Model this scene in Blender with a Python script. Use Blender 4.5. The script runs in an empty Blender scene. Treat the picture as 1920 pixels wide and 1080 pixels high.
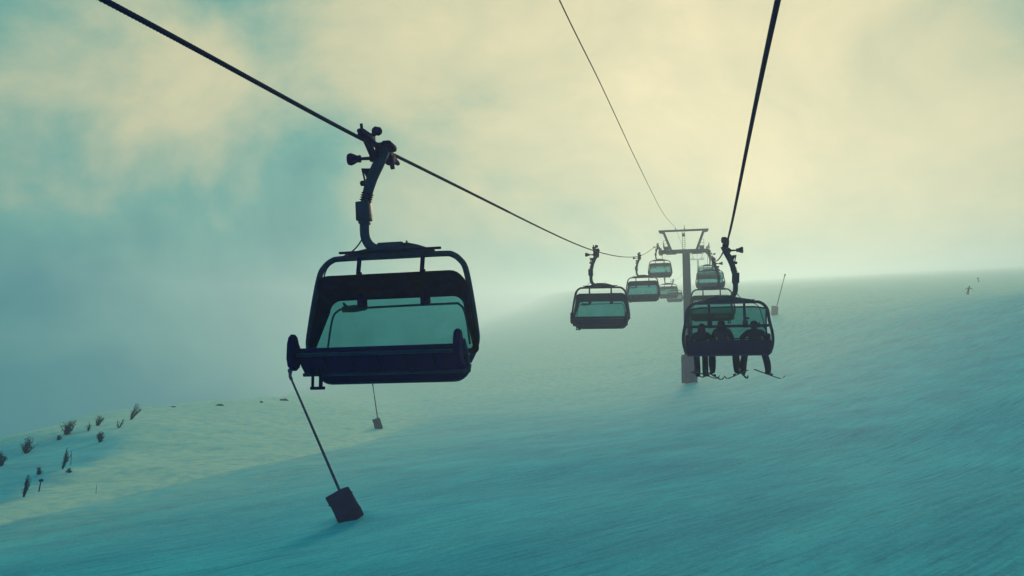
import bpy, bmesh, math, random
from mathutils import Vector, Matrix
from mathutils import noise as mnoise
R = math.radians
random.seed(7)
sc = bpy.context.scene
COL = sc.collection

# ------------------------------------------------------------------ camera
F = 1750.0                                   # focal length in photo pixels (1920 wide)
PITCH = math.atan(260 / F)
cam = bpy.data.cameras.new('camera')
cam.sensor_width = 36.0
cam.lens = 36.0 * F / 1920.0
cam.clip_start = 0.1
cam.clip_end = 6000
co = bpy.data.objects.new('camera', cam)
co.rotation_euler = (math.pi / 2 + PITCH, 0, 0)
COL.objects.link(co)
sc.camera = co

# ------------------------------------------------------------------ light
SUN_AZ = R(12)               # to the right of +Y
SUN_EL = R(18.0)
SUN = Vector((math.sin(SUN_AZ) * math.cos(SUN_EL), math.cos(SUN_AZ) * math.cos(SUN_EL), math.sin(SUN_EL)))

w = bpy.data.worlds.new('World')
sc.world = w
w.use_nodes = True
nt = w.node_tree
nt.nodes.clear()
def N(t, tree=None, **kw):
    n = (tree or nt).nodes.new(t)
    for k, v in kw.items():
        setattr(n, k, v)
    return n
def L(a, b, tree=None):
    (tree or nt).links.new(a, b)
def math_node(op, a, b=None, tree=None, clamp=False):
    n = N('ShaderNodeMath', tree, operation=op)
    n.use_clamp = clamp
    for i, v in enumerate((a, b)):
        if v is None: continue
        if isinstance(v, (int, float)): n.inputs[i].default_value = v
        else: L(v, n.inputs[i], tree)
    return n.outputs[0]
tc = N('ShaderNodeTexCoord')
nrm = N('ShaderNodeVectorMath', operation='NORMALIZE')
L(tc.outputs['Generated'], nrm.inputs[0])
D = nrm.outputs[0]
dot = N('ShaderNodeVectorMath', operation='DOT_PRODUCT')
L(D, dot.inputs[0]); dot.inputs[1].default_value = SUN
ang = math_node('ARCCOSINE', dot.outputs['Value'])
g1 = math_node('POWER', 2.718, math_node('MULTIPLY', math_node('MULTIPLY', ang, ang), -3.4))
sep = N('ShaderNodeSeparateXYZ'); L(D, sep.inputs[0])
# clouds: warped noise on the direction sphere, flattened vertically a little
mp = N('ShaderNodeMapping'); mp.inputs['Scale'].default_value = (1.0, 1.0, 1.5)
mp.inputs['Location'].default_value = (-6.13, 5.35, -6.5)
L(D, mp.inputs[0])
nz = N('ShaderNodeTexNoise'); nz.inputs['Scale'].default_value = 3.4
nz.inputs['Detail'].default_value = 9; nz.inputs['Roughness'].default_value = 0.57; nz.inputs['Distortion'].default_value = 0.35
L(mp.outputs[0], nz.inputs['Vector'])
nz2 = N('ShaderNodeTexNoise'); nz2.inputs['Scale'].default_value = 1.6
nz2.inputs['Detail'].default_value = 4; nz2.inputs['Roughness'].default_value = 0.5
L(mp.outputs[0], nz2.inputs['Vector'])
c1 = math_node('MULTIPLY', math_node('SUBTRACT', nz.outputs['Fac'], 0.5), 1.5)
c2 = math_node('MULTIPLY', math_node('SUBTRACT', nz2.outputs['Fac'], 0.5), 0.9)
fac = math_node('ADD', math_node('ADD', math_node('MULTIPLY', g1, 0.76), 0.10), math_node('ADD', c1, c2))
# the cloud thickens towards the valley
low = math_node('MULTIPLY', math_node('SUBTRACT', 0.25, sep.outputs['Z'], clamp=True), -1.7)
fac = math_node('ADD', fac, low)
ramp = N('ShaderNodeValToRGB')
cr = ramp.color_ramp
cr.elements[0].position = 0.0; cr.elements[0].color = (0.010, 0.18, 0.21, 1)
cr.elements[1].position = 1.0; cr.elements[1].color = (0.76, 0.66, 0.40, 1)
e = cr.elements.new(0.30); e.color = (0.13, 0.335, 0.285, 1)
e = cr.elements.new(0.62); e.color = (0.52, 0.52, 0.33, 1)
L(fac, ramp.inputs['Fac'])
bg = N('ShaderNodeBackground'); bg.inputs['Strength'].default_value = 1.0
L(ramp.outputs['Color'], bg.inputs['Color'])
sky = N('ShaderNodeTexSky'); sky.sky_type = 'NISHITA'; sky.sun_disc = False
sky.sun_elevation = SUN_EL; sky.sun_rotation = SUN_AZ
bgs = N('ShaderNodeBackground'); bgs.inputs['Strength'].default_value = 0.05
L(sky.outputs[0], bgs.inputs['Color'])
mixw = N('ShaderNodeMixShader'); mixw.inputs[0].default_value = 0.97      # nearly closed cloud cover
L(bgs.outputs[0], mixw.inputs[1]); L(bg.outputs[0], mixw.inputs[2])
wo = N('ShaderNodeOutputWorld'); L(mixw.outputs[0], wo.inputs['Surface'])

sun = bpy.data.lights.new('sun', 'SUN')
sun.energy = 1.5
sun.angle = R(12)
sun.color = (1.0, 0.79, 0.44)
so = bpy.data.objects.new('sun', sun)
so.rotation_euler = SUN.to_track_quat('Z', 'Y').to_euler()
COL.objects.link(so)

sc.view_settings.view_transform = 'Standard'
sc.view_settings.look = 'None'
sc.view_settings.gamma = 1
sc.view_settings.use_curve_mapping = False
sc.view_settings.exposure = 0.22
sc.cycles.max_bounces = 6
sc.cycles.volume_bounces = 1
sc.cycles.transparent_max_bounces = 16
sc.cycles.use_denoising = True
HAZE_DENSITY = 0.0013

# ------------------------------------------------------------------ coordinates
CT, ST = math.cos(PITCH), math.sin(PITCH)
def ray(px, py):
    u, v = (px - 960) / F, (540 - py) / F
    return Vector((u, CT - v * ST, ST + v * CT))
def at(px, py, d):
    r = ray(px, py)
    return r * (d / r.y)
TL = (1322 - 960) / F                        # lift line heads this far right of +Y
U = Vector((TL, 1, 0)).normalized()          # uphill along the lift
V = Vector((U.y, -U.x, 0))                   # to the right of the line
X_DOWN, X_UP, X_MID, X_SIG = -6.3, 0.92, -2.38, -3.9
def line_pt(x0, d, z):
    return Vector((x0 + TL * d, d, z))
def zrow(x0, d, py):                         # height of the line at distance d when seen on photo row py
    # solve for z by bisection along the vertical through the line
    lo, hi = -60.0, 160.0
    for _ in range(50):
        m = (lo + hi) / 2
        p = line_pt(x0, d, m)
        y = 540 - F * ((-p.y * ST + p.z * CT) / (p.y * CT + p.z * ST))
        if y > py: lo = m
        else: hi = m
    return (lo + hi) / 2
D_TOWER = 138.0
def spline(pts):
    # pts: [(d, z)] -> function, Hermite with finite-difference slopes
    ds = [p[0] for p in pts]; zs = [p[1] for p in pts]; n = len(pts)
    ms = []
    for i in range(n):
        if i == 0: ms.append((zs[1] - zs[0]) / (ds[1] - ds[0]))
        elif i == n - 1: ms.append((zs[-1] - zs[-2]) / (ds[-1] - ds[-2]))
        else: ms.append((zs[i + 1] - zs[i - 1]) / (ds[i + 1] - ds[i - 1]))
    def f(d):
        i = 0
        while i < n - 2 and d > ds[i + 1]: i += 1
        h = ds[i + 1] - ds[i]; t = (d - ds[i]) / h
        t2, t3 = t * t, t * t * t
        return ((2*t3 - 3*t2 + 1) * zs[i] + (t3 - 2*t2 + t) * h * ms[i] + (-2*t3 + 3*t2) * zs[i+1] + (t3 - t2) * h * ms[i+1])
    return f
def joined(a, b):
    return lambda d: a(d) if d <= D_TOWER else b(d)
ZT = zrow(X_MID, D_TOWER, 464)
def rows(x0, lst): return [(d, zrow(x0, d, y)) for d, y in lst]
p0 = zrow(X_DOWN, 9.4, 0)
dn_a = spline([(-12, p0 - 2.6), (0, p0 - 1.15), (9.4, p0)] + rows(X_DOWN, [(17.8, 277), (54.5, 471), (92, 480)]) + [(131, ZT - 1.1), (D_TOWER, ZT)])
dn_b = spline([(D_TOWER, ZT)] + rows(X_DOWN, [(160, 510), (196, 526), (300, 512), (520, 484)]))
q0 = zrow(X_UP, 9.7, 0)
up_a = spline([(-12, q0 - 2.9), (0, q0 - 1.3), (9.7, q0)] + rows(X_UP, [(34.5, 459), (70, 489), (106, 473)]) + [(D_TOWER, ZT)])
up_b = spline([(D_TOWER, ZT)] + rows(X_UP, [(144, 474), (180, 505), (300, 507), (520, 484)]))
z_down, z_up = joined(dn_a, dn_b), joined(up_a, up_b)

# ------------------------------------------------------------------ terrain
def sstep(a, b, x):
    t = min(1.0, max(0.0, (x - a) / (b - a)))
    return t * t * (3 - 2 * t)
def crease_x(y):                             # left edge of the piste
    return -42 + 0.30 * y if y < 90 else -15 + 0.10 * (y - 90) if y < 140 else -10 - 0.22 * (y - 140)
def table(t, y):
    if y <= t[0][0]: return t[0][1]
    for (a, p), (b, q) in zip(t, t[1:]):
        if y <= b: return p + (q - p) * sstep(a, b, y)
    return t[-1][1]
RIDGE_B = [(80, 26), (105, 36), (130, 42), (180, 31)]
RIDGE_H = [(35, 0.0), (60, 0.6), (80, 1.6), (105, 4.0), (130, 5.3), (180, 4.6), (420, 2.0)]
MOUNDS = [(-6.4, 39.9, 0.30), (-15.9, 114.2, 0.4), (26.0, 138.0, 0.5)]
def ground(x, y, fine=True):
    z = -5.7 + 0.086 * x + 0.059 * y
    # uphill the slope steepens
    t = max(0.0, y - 115)
    q = 0.00058 * t * t if t < 76 else 0.00058 * 5776 + 0.088 * (t - 76)
    z += q * sstep(-0.27, 0.09, x / max(y, 60))
    t = max(0.0, x - 8)
    z += 0.0034 * t * t if t < 48 else 7.83 + 0.3264 * 12 * (1 - math.exp(-(t - 48) / 12)) - 0.035 * (t - 48)
    # bank rising left of the piste and the ridge where the ground falls off
    c = crease_x(y)
    b = c - x
    if b > 0:
        hb = table(RIDGE_H, y); rid = table(RIDGE_B, y)
        z += hb * (sstep(-3, rid - 2, b) - sstep(-3, rid - 2, 0)) - 0.30 * sstep(30, 60, y) * (1 - sstep(90, 150, y)) * math.exp(-(b - 1.2) ** 2 / 1.5)
        d_ = b - rid
        if d_ > 0: z -= 0.02 * d_ * d_ if d_ < 25 else 12.5 + 30 * (1 - math.exp(-(d_ - 25) / 30))
    for mx_, my_, mr in MOUNDS:
        dd = (x - mx_) ** 2 + (y - my_) ** 2
        if dd < 30: z += mr * math.exp(-dd / 1.6)
    if fine:
        v = Vector((x * 0.045, y * 0.045, 0.3))
        z += 0.36 * mnoise.noise(v) + 0.15 * mnoise.noise(v * 2.7)
        # wind-packed streaks
        a = (x + 0.85 * y) / 1.312; p = (-0.85 * x + y) / 1.312
        z += 0.05 * mnoise.noise(Vector((a * 0.10, p * 0.45, 1.7))) + 0.035 * mnoise.noise(Vector((a * 0.3, p * 1.5, 4.1)))
        if b > 0: z += 0.18 * sstep(0, 8, b) * mnoise.noise(Vector((x * 0.25, y * 0.25, 2.2)))
    return z
def hit(px, py, dmax=600):
    r = ray(px, py)
    d, step = 6.0, 0.25
    while d < dmax:
        p = r * (d / r.y)
        if p.z < ground(p.x, p.y): break
        d += step; step = min(1.5, step * 1.01)
    lo, hi = d - step, d
    for _ in range(24):
        m = (lo + hi) / 2; p = r * (m / r.y)
        if p.z < ground(p.x, p.y): hi = m
        else: lo = m
    p = r * (hi / r.y)
    return Vector((p.x, p.y, ground(p.x, p.y)))

# ------------------------------------------------------------------ materials
def mat(name, col, rough=0.5, metal=0.0, var=0.25, scale=6.0, bump=0.0, spec=0.5):
    m = bpy.data.materials.new(name); m.use_nodes = True
    t = m.node_tree; b = t.nodes['Principled BSDF']
    b.inputs['Roughness'].default_value = rough; b.inputs['Metallic'].default_value = metal
    b.inputs['Specular IOR Level'].default_value = spec
    c = N('ShaderNodeTexCoord', t); n = N('ShaderNodeTexNoise', t)
    n.inputs['Scale'].default_value = scale; n.inputs['Detail'].default_value = 6
    L(c.outputs['Object'], n.inputs['Vector'], t)
    r = N('ShaderNodeValToRGB', t)
    r.color_ramp.elements[0].position = 0.3; r.color_ramp.elements[1].position = 0.7
    r.color_ramp.elements[0].color = tuple(x * (1 - var) for x in col) + (1,)
    r.color_ramp.elements[1].color = tuple(min(1, x * (1 + var)) for x in col) + (1,)
    L(n.outputs['Fac'], r.inputs['Fac'], t); L(r.outputs['Color'], b.inputs['Base Color'], t)
    if bump:
        bp = N('ShaderNodeBump', t); bp.inputs['Strength'].default_value = bump; bp.inputs['Distance'].default_value = 0.01
        L(n.outputs['Fac'], bp.inputs['Height'], t); L(bp.outputs[0], b.inputs['Normal'], t)
    return m
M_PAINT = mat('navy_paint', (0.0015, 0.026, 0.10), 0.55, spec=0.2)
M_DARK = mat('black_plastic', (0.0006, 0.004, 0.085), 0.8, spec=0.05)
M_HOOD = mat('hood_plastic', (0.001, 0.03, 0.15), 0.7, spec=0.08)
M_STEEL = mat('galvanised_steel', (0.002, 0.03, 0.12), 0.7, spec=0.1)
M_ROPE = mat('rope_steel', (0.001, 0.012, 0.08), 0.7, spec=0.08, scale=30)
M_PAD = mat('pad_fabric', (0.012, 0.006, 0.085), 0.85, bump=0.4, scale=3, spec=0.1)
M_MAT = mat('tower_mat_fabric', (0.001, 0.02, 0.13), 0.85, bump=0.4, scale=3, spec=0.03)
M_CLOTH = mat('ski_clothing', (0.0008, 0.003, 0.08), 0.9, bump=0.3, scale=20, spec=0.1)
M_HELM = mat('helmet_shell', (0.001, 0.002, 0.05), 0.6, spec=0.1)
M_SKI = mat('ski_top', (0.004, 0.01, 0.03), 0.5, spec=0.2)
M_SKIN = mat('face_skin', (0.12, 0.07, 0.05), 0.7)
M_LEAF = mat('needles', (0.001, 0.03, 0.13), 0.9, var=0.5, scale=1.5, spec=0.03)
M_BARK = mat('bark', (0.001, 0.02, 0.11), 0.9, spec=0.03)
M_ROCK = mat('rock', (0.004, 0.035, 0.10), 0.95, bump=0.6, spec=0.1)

def glass(name, tint, gloss=0.06):
    m = bpy.data.materials.new(name); m.use_nodes = True
    t = m.node_tree; t.nodes.clear()
    tr = N('ShaderNodeBsdfTransparent', t)
    c = N('ShaderNodeTexCoord', t); n = N('ShaderNodeTexNoise', t)
    n.inputs['Scale'].default_value = 2.2; n.inputs['Detail'].default_value = 8; n.inputs['Roughness'].default_value = 0.65
    L(c.outputs['Object'], n.inputs['Vector'], t)
    r = N('ShaderNodeValToRGB', t)
    r.color_ramp.elements[0].position = 0.3; r.color_ramp.elements[1].position = 0.75
    r.color_ramp.elements[0].color = tuple(x * 0.86 for x in tint) + (1,)
    r.color_ramp.elements[1].color = tuple(x * 1.1 for x in tint) + (1,)
    L(n.outputs['Fac'], r.inputs['Fac'], t); L(r.outputs['Color'], tr.inputs['Color'], t)
    gl = N('ShaderNodeBsdfGlossy', t); gl.inputs['Roughness'].default_value = 0.12
    gl.inputs['Color'].default_value = (0.5, 0.8, 0.85, 1)
    mx = N('ShaderNodeMixShader', t); mx.inputs[0].default_value = gloss
    L(tr.outputs[0], mx.inputs[1], t); L(gl.outputs[0], mx.inputs[2], t)
    o = N('ShaderNodeOutputMaterial', t); L(mx.outputs[0], o.inputs['Surface'], t)
    return m
M_GLASS = glass('tinted_bubble', (0.10, 0.31, 0.34))

def snow_material():
    m = bpy.data.materials.new('snow'); m.use_nodes = True
    t = m.node_tree; b = t.nodes['Principled BSDF']
    b.inputs['Roughness'].default_value = 0.9; b.inputs['Specular IOR Level'].default_value = 0.08
    c = N('ShaderNodeTexCoord', t)
    def stretched(sx, sy, detail, rough, loc=0.0):
        mp = N('ShaderNodeMapping', t)
        mp.vector_type = 'TEXTURE'
        mp.inputs['Rotation'].default_value = (0, 0, math.atan2(0.85, 1))
        mp.inputs['Scale'].default_value = (sx, sy, 1); mp.inputs['Location'].default_value = (loc, loc, 0)
        L(c.outputs['Object'], mp.inputs[0], t)
        n = N('ShaderNodeTexNoise', t); n.inputs['Scale'].default_value = 1.0
        n.inputs['Detail'].default_value = detail; n.inputs['Roughness'].default_value = rough
        n.inputs['Distortion'].default_value = 0.4
        L(mp.outputs[0], n.inputs['Vector'], t)
        return n.outputs['Fac']
    s1 = stretched(6.0, 0.9, 5, 0.6)
    s2 = stretched(1.6, 0.28, 5, 0.65, 7.0)
    s3 = stretched(18, 4.5, 4, 0.55, 31.0)
    s4 = stretched(0.30, 0.20, 6, 0.8, 3.0)
    h = math_node('ADD', math_node('ADD', math_node('MULTIPLY', s1, 0.38), math_node('MULTIPLY', s2, 0.30), t),
                  math_node('ADD', math_node('MULTIPLY', s3, 0.3, t), math_node('MULTIPLY', s4, 0.32, t), t), t)
    bp = N('ShaderNodeBump', t); bp.inputs['Strength'].default_value = 0.85; bp.inputs['Distance'].default_value = 0.5
    L(h, bp.inputs['Height'], t); L(bp.outputs[0], b.inputs['Normal'], t)
    # scoured crust between drifts of fresh snow
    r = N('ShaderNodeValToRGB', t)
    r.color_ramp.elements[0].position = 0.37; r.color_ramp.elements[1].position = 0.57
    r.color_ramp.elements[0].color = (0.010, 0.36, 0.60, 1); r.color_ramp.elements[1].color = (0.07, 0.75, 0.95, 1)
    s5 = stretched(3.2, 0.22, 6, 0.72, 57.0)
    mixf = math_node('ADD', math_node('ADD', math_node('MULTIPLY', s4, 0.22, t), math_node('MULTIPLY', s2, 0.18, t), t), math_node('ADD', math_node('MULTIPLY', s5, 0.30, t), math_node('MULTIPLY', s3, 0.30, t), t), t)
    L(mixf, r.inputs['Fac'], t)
    # pale sunlit tone painted over the darker snow colour, by vertex attribute
    at_ = N('ShaderNodeAttribute', t); at_.attribute_name = 'painted_light'
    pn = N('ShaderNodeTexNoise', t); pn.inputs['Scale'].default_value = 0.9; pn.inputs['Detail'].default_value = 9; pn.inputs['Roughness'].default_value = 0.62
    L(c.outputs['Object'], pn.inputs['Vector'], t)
    lit_fac = math_node('MULTIPLY', at_.outputs['Fac'], math_node('ADD', math_node('MULTIPLY', math_node('SUBTRACT', pn.outputs['Fac'], 0.5, t), 2.2, t), 1.0, t), t, clamp=True)
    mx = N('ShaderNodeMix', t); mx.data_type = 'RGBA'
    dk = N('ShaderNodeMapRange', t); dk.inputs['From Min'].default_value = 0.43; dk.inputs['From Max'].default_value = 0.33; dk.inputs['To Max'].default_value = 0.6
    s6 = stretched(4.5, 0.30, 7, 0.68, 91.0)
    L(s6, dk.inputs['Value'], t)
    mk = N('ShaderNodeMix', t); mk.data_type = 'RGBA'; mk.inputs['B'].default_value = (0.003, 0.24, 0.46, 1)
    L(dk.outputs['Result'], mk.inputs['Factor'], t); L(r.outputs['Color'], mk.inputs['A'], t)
    L(lit_fac, mx.inputs['Factor'], t); L(mk.outputs['Result'], mx.inputs['A'], t); mx.inputs['B'].default_value = (0.86, 0.95, 0.84, 1)
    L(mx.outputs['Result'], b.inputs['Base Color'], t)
    return m
M_SNOW = snow_material()

# ------------------------------------------------------------------ mesh helpers
def obj(name, bm, m, parent=None, smooth=True):
    me = bpy.data.meshes.new(name)
    bmesh.ops.recalc_face_normals(bm, faces=bm.faces[:])
    bm.to_mesh(me); bm.free()
    if m: me.materials.append(m)
    if smooth:
        for p in me.polygons: p.use_smooth = True
        try: me.set_sharp_from_angle(angle=R(38))
        except Exception: pass
    o = bpy.data.objects.new(name, me)
    COL.objects.link(o)
    if parent: o.parent = parent
    return o
def thing(name, label, cat, loc=(0, 0, 0), rotz=0, group=None):
    o = bpy.data.objects.new(name, None); o.empty_display_size = 0.2
    COL.objects.link(o)
    o.location = loc; o.rotation_euler = (0, 0, rotz)
    return tag(o, label, cat, group)
def tag(o, label, cat, group=None):
    o['label'] = label; o['category'] = cat
    if group: o['group'] = group
    return o
def add_box(bm, c, s, rot=None, bevel=0.0):
    mtx = Matrix.Translation(c) @ (rot.to_4x4() if rot else Matrix.Identity(4)) @ Matrix.Diagonal((s[0], s[1], s[2], 1))
    r = bmesh.ops.create_cube(bm, size=1.0, matrix=mtx)
    if bevel:
        ed = list({e for v in r['verts'] for e in v.link_edges})
        bmesh.ops.bevel(bm, geom=ed, offset=bevel, segments=2, affect='EDGES', profile=0.5)
def frames(pts):
    n = len(pts); out = []
    tprev = None; nrm = None
    for i in range(n):
        a = pts[max(0, i - 1)]; b = pts[min(n - 1, i + 1)]
        t = (b - a).normalized()
        if nrm is None:
            ref = Vector((0, 0, 1)) if abs(t.z) < 0.9 else Vector((1, 0, 0))
            nrm = (ref - t * ref.dot(t)).normalized()
        else:
            nrm = (nrm - t * nrm.dot(t)).normalized()
        out.append((pts[i], nrm, t.cross(nrm)))
    return out
def add_tube(bm, pts, r, seg=10, cap=True, flat=1.0):
    pts = [Vector(p) for p in pts]
    rr = r if isinstance(r, (list, tuple)) else [r] * len(pts)
    rings = []
    for (p, n, b), q in zip(frames(pts), rr):
        rings.append([bm.verts.new(p + n * (q * math.cos(2 * math.pi * k / seg)) + b * (q * flat * math.sin(2 * math.pi * k / seg))) for k in range(seg)])
    for a, b in zip(rings, rings[1:]):
        for k in range(seg):
            bm.faces.new((a[k], a[(k + 1) % seg], b[(k + 1) % seg], b[k]))
    if cap:
        bm.faces.new(rings[0][::-1]); bm.faces.new(rings[-1])
def add_lathe(bm, base, axis, prof, seg=14):
    axis = Vector(axis).normalized()
    ref = Vector((0, 0, 1)) if abs(axis.z) < 0.9 else Vector((1, 0, 0))
    n = (ref - axis * ref.dot(axis)).normalized(); b = axis.cross(n)
    rings = []
    for h, r in prof:
        c = Vector(base) + axis * h
        rings.append([bm.verts.new(c + (n * math.cos(2 * math.pi * k / seg) + b * math.sin(2 * math.pi * k / seg)) * max(r, 1e-4)) for k in range(seg)])
    for a, c in zip(rings, rings[1:]):
        for k in range(seg):
            bm.faces.new((a[k], a[(k + 1) % seg], c[(k + 1) % seg], c[k]))
    bm.faces.new(rings[0][::-1]); bm.faces.new(rings[-1])
def smooth_path(pts, sub=6):
    pts = [Vector(p) for p in pts]; out = []
    for i in range(len(pts) - 1):
        p0 = pts[max(0, i - 1)]; p1 = pts[i]; p2 = pts[i + 1]; p3 = pts[min(len(pts) - 1, i + 2)]
        for k in range(sub):
            t = k / sub
            out.append(0.5 * ((2 * p1) + (p2 - p0) * t + (2 * p0 - 5 * p1 + 4 * p2 - p3) * t * t + (3 * p1 - p0 - 3 * p2 + p3) * t ** 3))
    out.append(pts[-1]); return out
def add_plate(bm, outline, thick, off):
    # outline: list of Vectors (closed), extruded by vector off*thick
    a = [bm.verts.new(p) for p in outline]; d = Vector(off) * thick
    b = [bm.verts.new(Vector(p) + d) for p in outline]
    n = len(a)
    bm.faces.new(a); bm.faces.new(b[::-1])
    for k in range(n): bm.faces.new((a[k], b[k], b[(k + 1) % n], a[(k + 1) % n]))
def dup_tree(o, parent=None):
    c = o.copy(); COL.objects.link(c)
    if parent: c.parent = parent
    for ch in [x for x in bpy.data.objects if x.parent == o]:
        dup_tree(ch, c)
    return c

# ------------------------------------------------------------------ ground
def axis(segs):
    out = []
    for a, b, s in segs:
        n = max(1, round((b - a) / s))
        out += [a + (b - a) * k / n for k in range(n)]
    out.append(segs[-1][1]); return out
xs = axis([(-230, -90, 7), (-90, -60, 2.0), (-60, 40, 0.55), (40, 110, 1.3), (110, 420, 8), (420, 1400, 25)])
ys = axis([(-60, 8, 4), (8, 70, 0.42), (70, 150, 0.75), (150, 240, 1.6), (240, 640, 8), (640, 2200, 24)])
verts = [(x, y, ground(x, y)) for y in ys for x in xs]
nx = len(xs)
faces = [(j * nx + i, j * nx + i + 1, (j + 1) * nx + i + 1, (j + 1) * nx + i) for j in range(len(ys) - 1) for i in range(nx - 1)]
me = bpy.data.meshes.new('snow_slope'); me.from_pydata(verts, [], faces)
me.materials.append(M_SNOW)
pa = me.attributes.new('painted_light', 'FLOAT', 'POINT')
def painted_light(x, y):
    # light put into the colour: sunlit bank, shaded shrub shoulder, paler slope uphill
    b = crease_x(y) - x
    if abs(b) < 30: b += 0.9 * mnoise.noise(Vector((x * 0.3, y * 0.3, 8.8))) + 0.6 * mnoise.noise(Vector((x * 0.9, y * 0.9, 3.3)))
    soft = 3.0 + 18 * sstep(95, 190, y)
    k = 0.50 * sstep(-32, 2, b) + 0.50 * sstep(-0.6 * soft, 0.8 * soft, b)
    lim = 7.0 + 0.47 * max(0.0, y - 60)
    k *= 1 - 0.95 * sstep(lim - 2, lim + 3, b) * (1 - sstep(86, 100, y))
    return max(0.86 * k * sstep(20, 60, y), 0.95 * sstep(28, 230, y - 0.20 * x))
pa.data.foreach_set('value', [painted_light(v[0], v[1]) for v in verts])
for p in me.polygons: p.use_smooth = True
so_ = bpy.data.objects.new('snow_slope', me); COL.objects.link(so_)
so_['kind'] = 'structure'; so_['label'] = 'wind-packed snow slope rising to the right under the chairlift'
zmin = min(v[2] for v in verts); zmax = max(v[2] for v in verts)

# ------------------------------------------------------------------ ropes
def rope_obj(name, zf, x0, ds, r, label, strands):
    bm = bmesh.new()
    pts = [line_pt(x0, d, zf(d)) for d in ds]
    seg = 24 if strands else 8
    prev = None; run = 0.0
    fr = frames(pts)
    for i, (p, n, b) in enumerate(fr):
        if i: run += (pts[i] - pts[i - 1]).length
        ring = []
        for k in range(seg):
            a = 2 * math.pi * k / seg
            tw = run / 0.42 * 2 * math.pi
            rr = r * (0.86 + 0.17 * abs(math.cos(3 * a))) if strands else r
            an = a + (tw if strands else 0)
            ring.append(bm.verts.new(p + n * (rr * math.cos(an)) + b * (rr * math.sin(an))))
        if prev:
            for k in range(seg): bm.faces.new((prev[k], prev[(k + 1) % seg], ring[(k + 1) % seg], ring[k]))
        prev = ring
    return bm
def rope(name, zf, x0, r, label):
    o = thing(name, label, 'cable')
    near = axis([(-10, 30, 0.035)]); far = axis([(30, D_TOWER, 0.8), (D_TOWER, 520, 3)])
    obj('stranded_section', rope_obj(name, zf, x0, near, r, label, True), M_ROPE, o)
    obj('strand', rope_obj(name, zf, x0, far, r * 0.95, label, False), M_ROPE, o)
    return o
rope('haul_rope', z_down, X_DOWN, 0.036, 'thick steel haul rope on the left carrying the empty descending chairs')
rope('haul_rope', z_up, X_UP, 0.036, 'thick steel haul rope on the right carrying the chair with skiers')
sig = [(0, zrow(X_SIG, 24, 0) - 2.3)] + rows(X_SIG, [(25.5, 0), (36, 155), (56, 300), (95, 400)]) + [(D_TOWER, zrow(X_SIG, D_TOWER, 426))]
sf = spline(sig); sf2 = spline([(D_TOWER, zrow(X_SIG, D_TOWER, 426)), (300, zrow(X_SIG, 300, 497)), (520, zrow(X_SIG, 520, 476))])
bm = rope_obj('c', joined(sf, sf2), X_SIG, axis([(-8, D_TOWER, 0.8), (D_TOWER, 520, 3)]), 0.021, '', False)
tag(obj('signal_cable', bm, M_ROPE), 'thin signal cable running down to the top beam of the lift tower', 'cable')

# ------------------------------------------------------------------ chair
CX = -0.33                                   # chair centre, outward offset from the rope
def hoop_pts(occupied, y=0.0):
    # half outline (x >= 0) of the tubular frame, relative to the chair centre
    h = [(0, -2.19), (1.02, -2.19), (1.22, -2.22), (1.36, -2.32), (1.47, -2.50), (1.57, -3.0), (1.66, -3.6), (1.68, -3.85), (1.63, -4.05), (1.52, -4.27)]
    if occupied: h = h[:5] + [(1.52, -2.9), (1.60, -3.3), (1.62, -3.6), (1.57, -3.9), (1.46, -4.10)]
    right = smooth_path([Vector((CX + x, y - 0.10 * sstep(-2.2, -4.2, z) if False else y, z)) for x, z in h], 4)
    left = smooth_path([Vector((CX - x, y, z)) for x, z in h], 4)
    return left[::-1] + right[1:]
def rrect(hw_top, hw_bot, z_top, z_bot, rt, rb, n=6):
    pts = []
    def corner(cx, cz, r, a0):
        for k in range(n + 1):
            a = a0 + (math.pi / 2) * k / n
            pts.append((cx + r * math.cos(a), cz + r * math.sin(a)))
    corner(hw_top - rt, z_top - rt, rt, 0)
    corner(-hw_top + rt, z_top - rt, rt, math.pi / 2)
    corner(-hw_bot + rb, z_bot + rb, rb, math.pi)
    corner(hw_bot - rb, z_bot + rb, rb, 1.5 * math.pi)
    return pts
def prof_y(z):                               # raised bubble leans forward at its upper edge
    return 0.14 - 0.40 * sstep(-2.40, -3.0, -(-z)) if False else (0.34 - 0.56 * sstep(2.5, 3.1, -z) + 0.12 * sstep(3.2, 4.0, -z))
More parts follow.
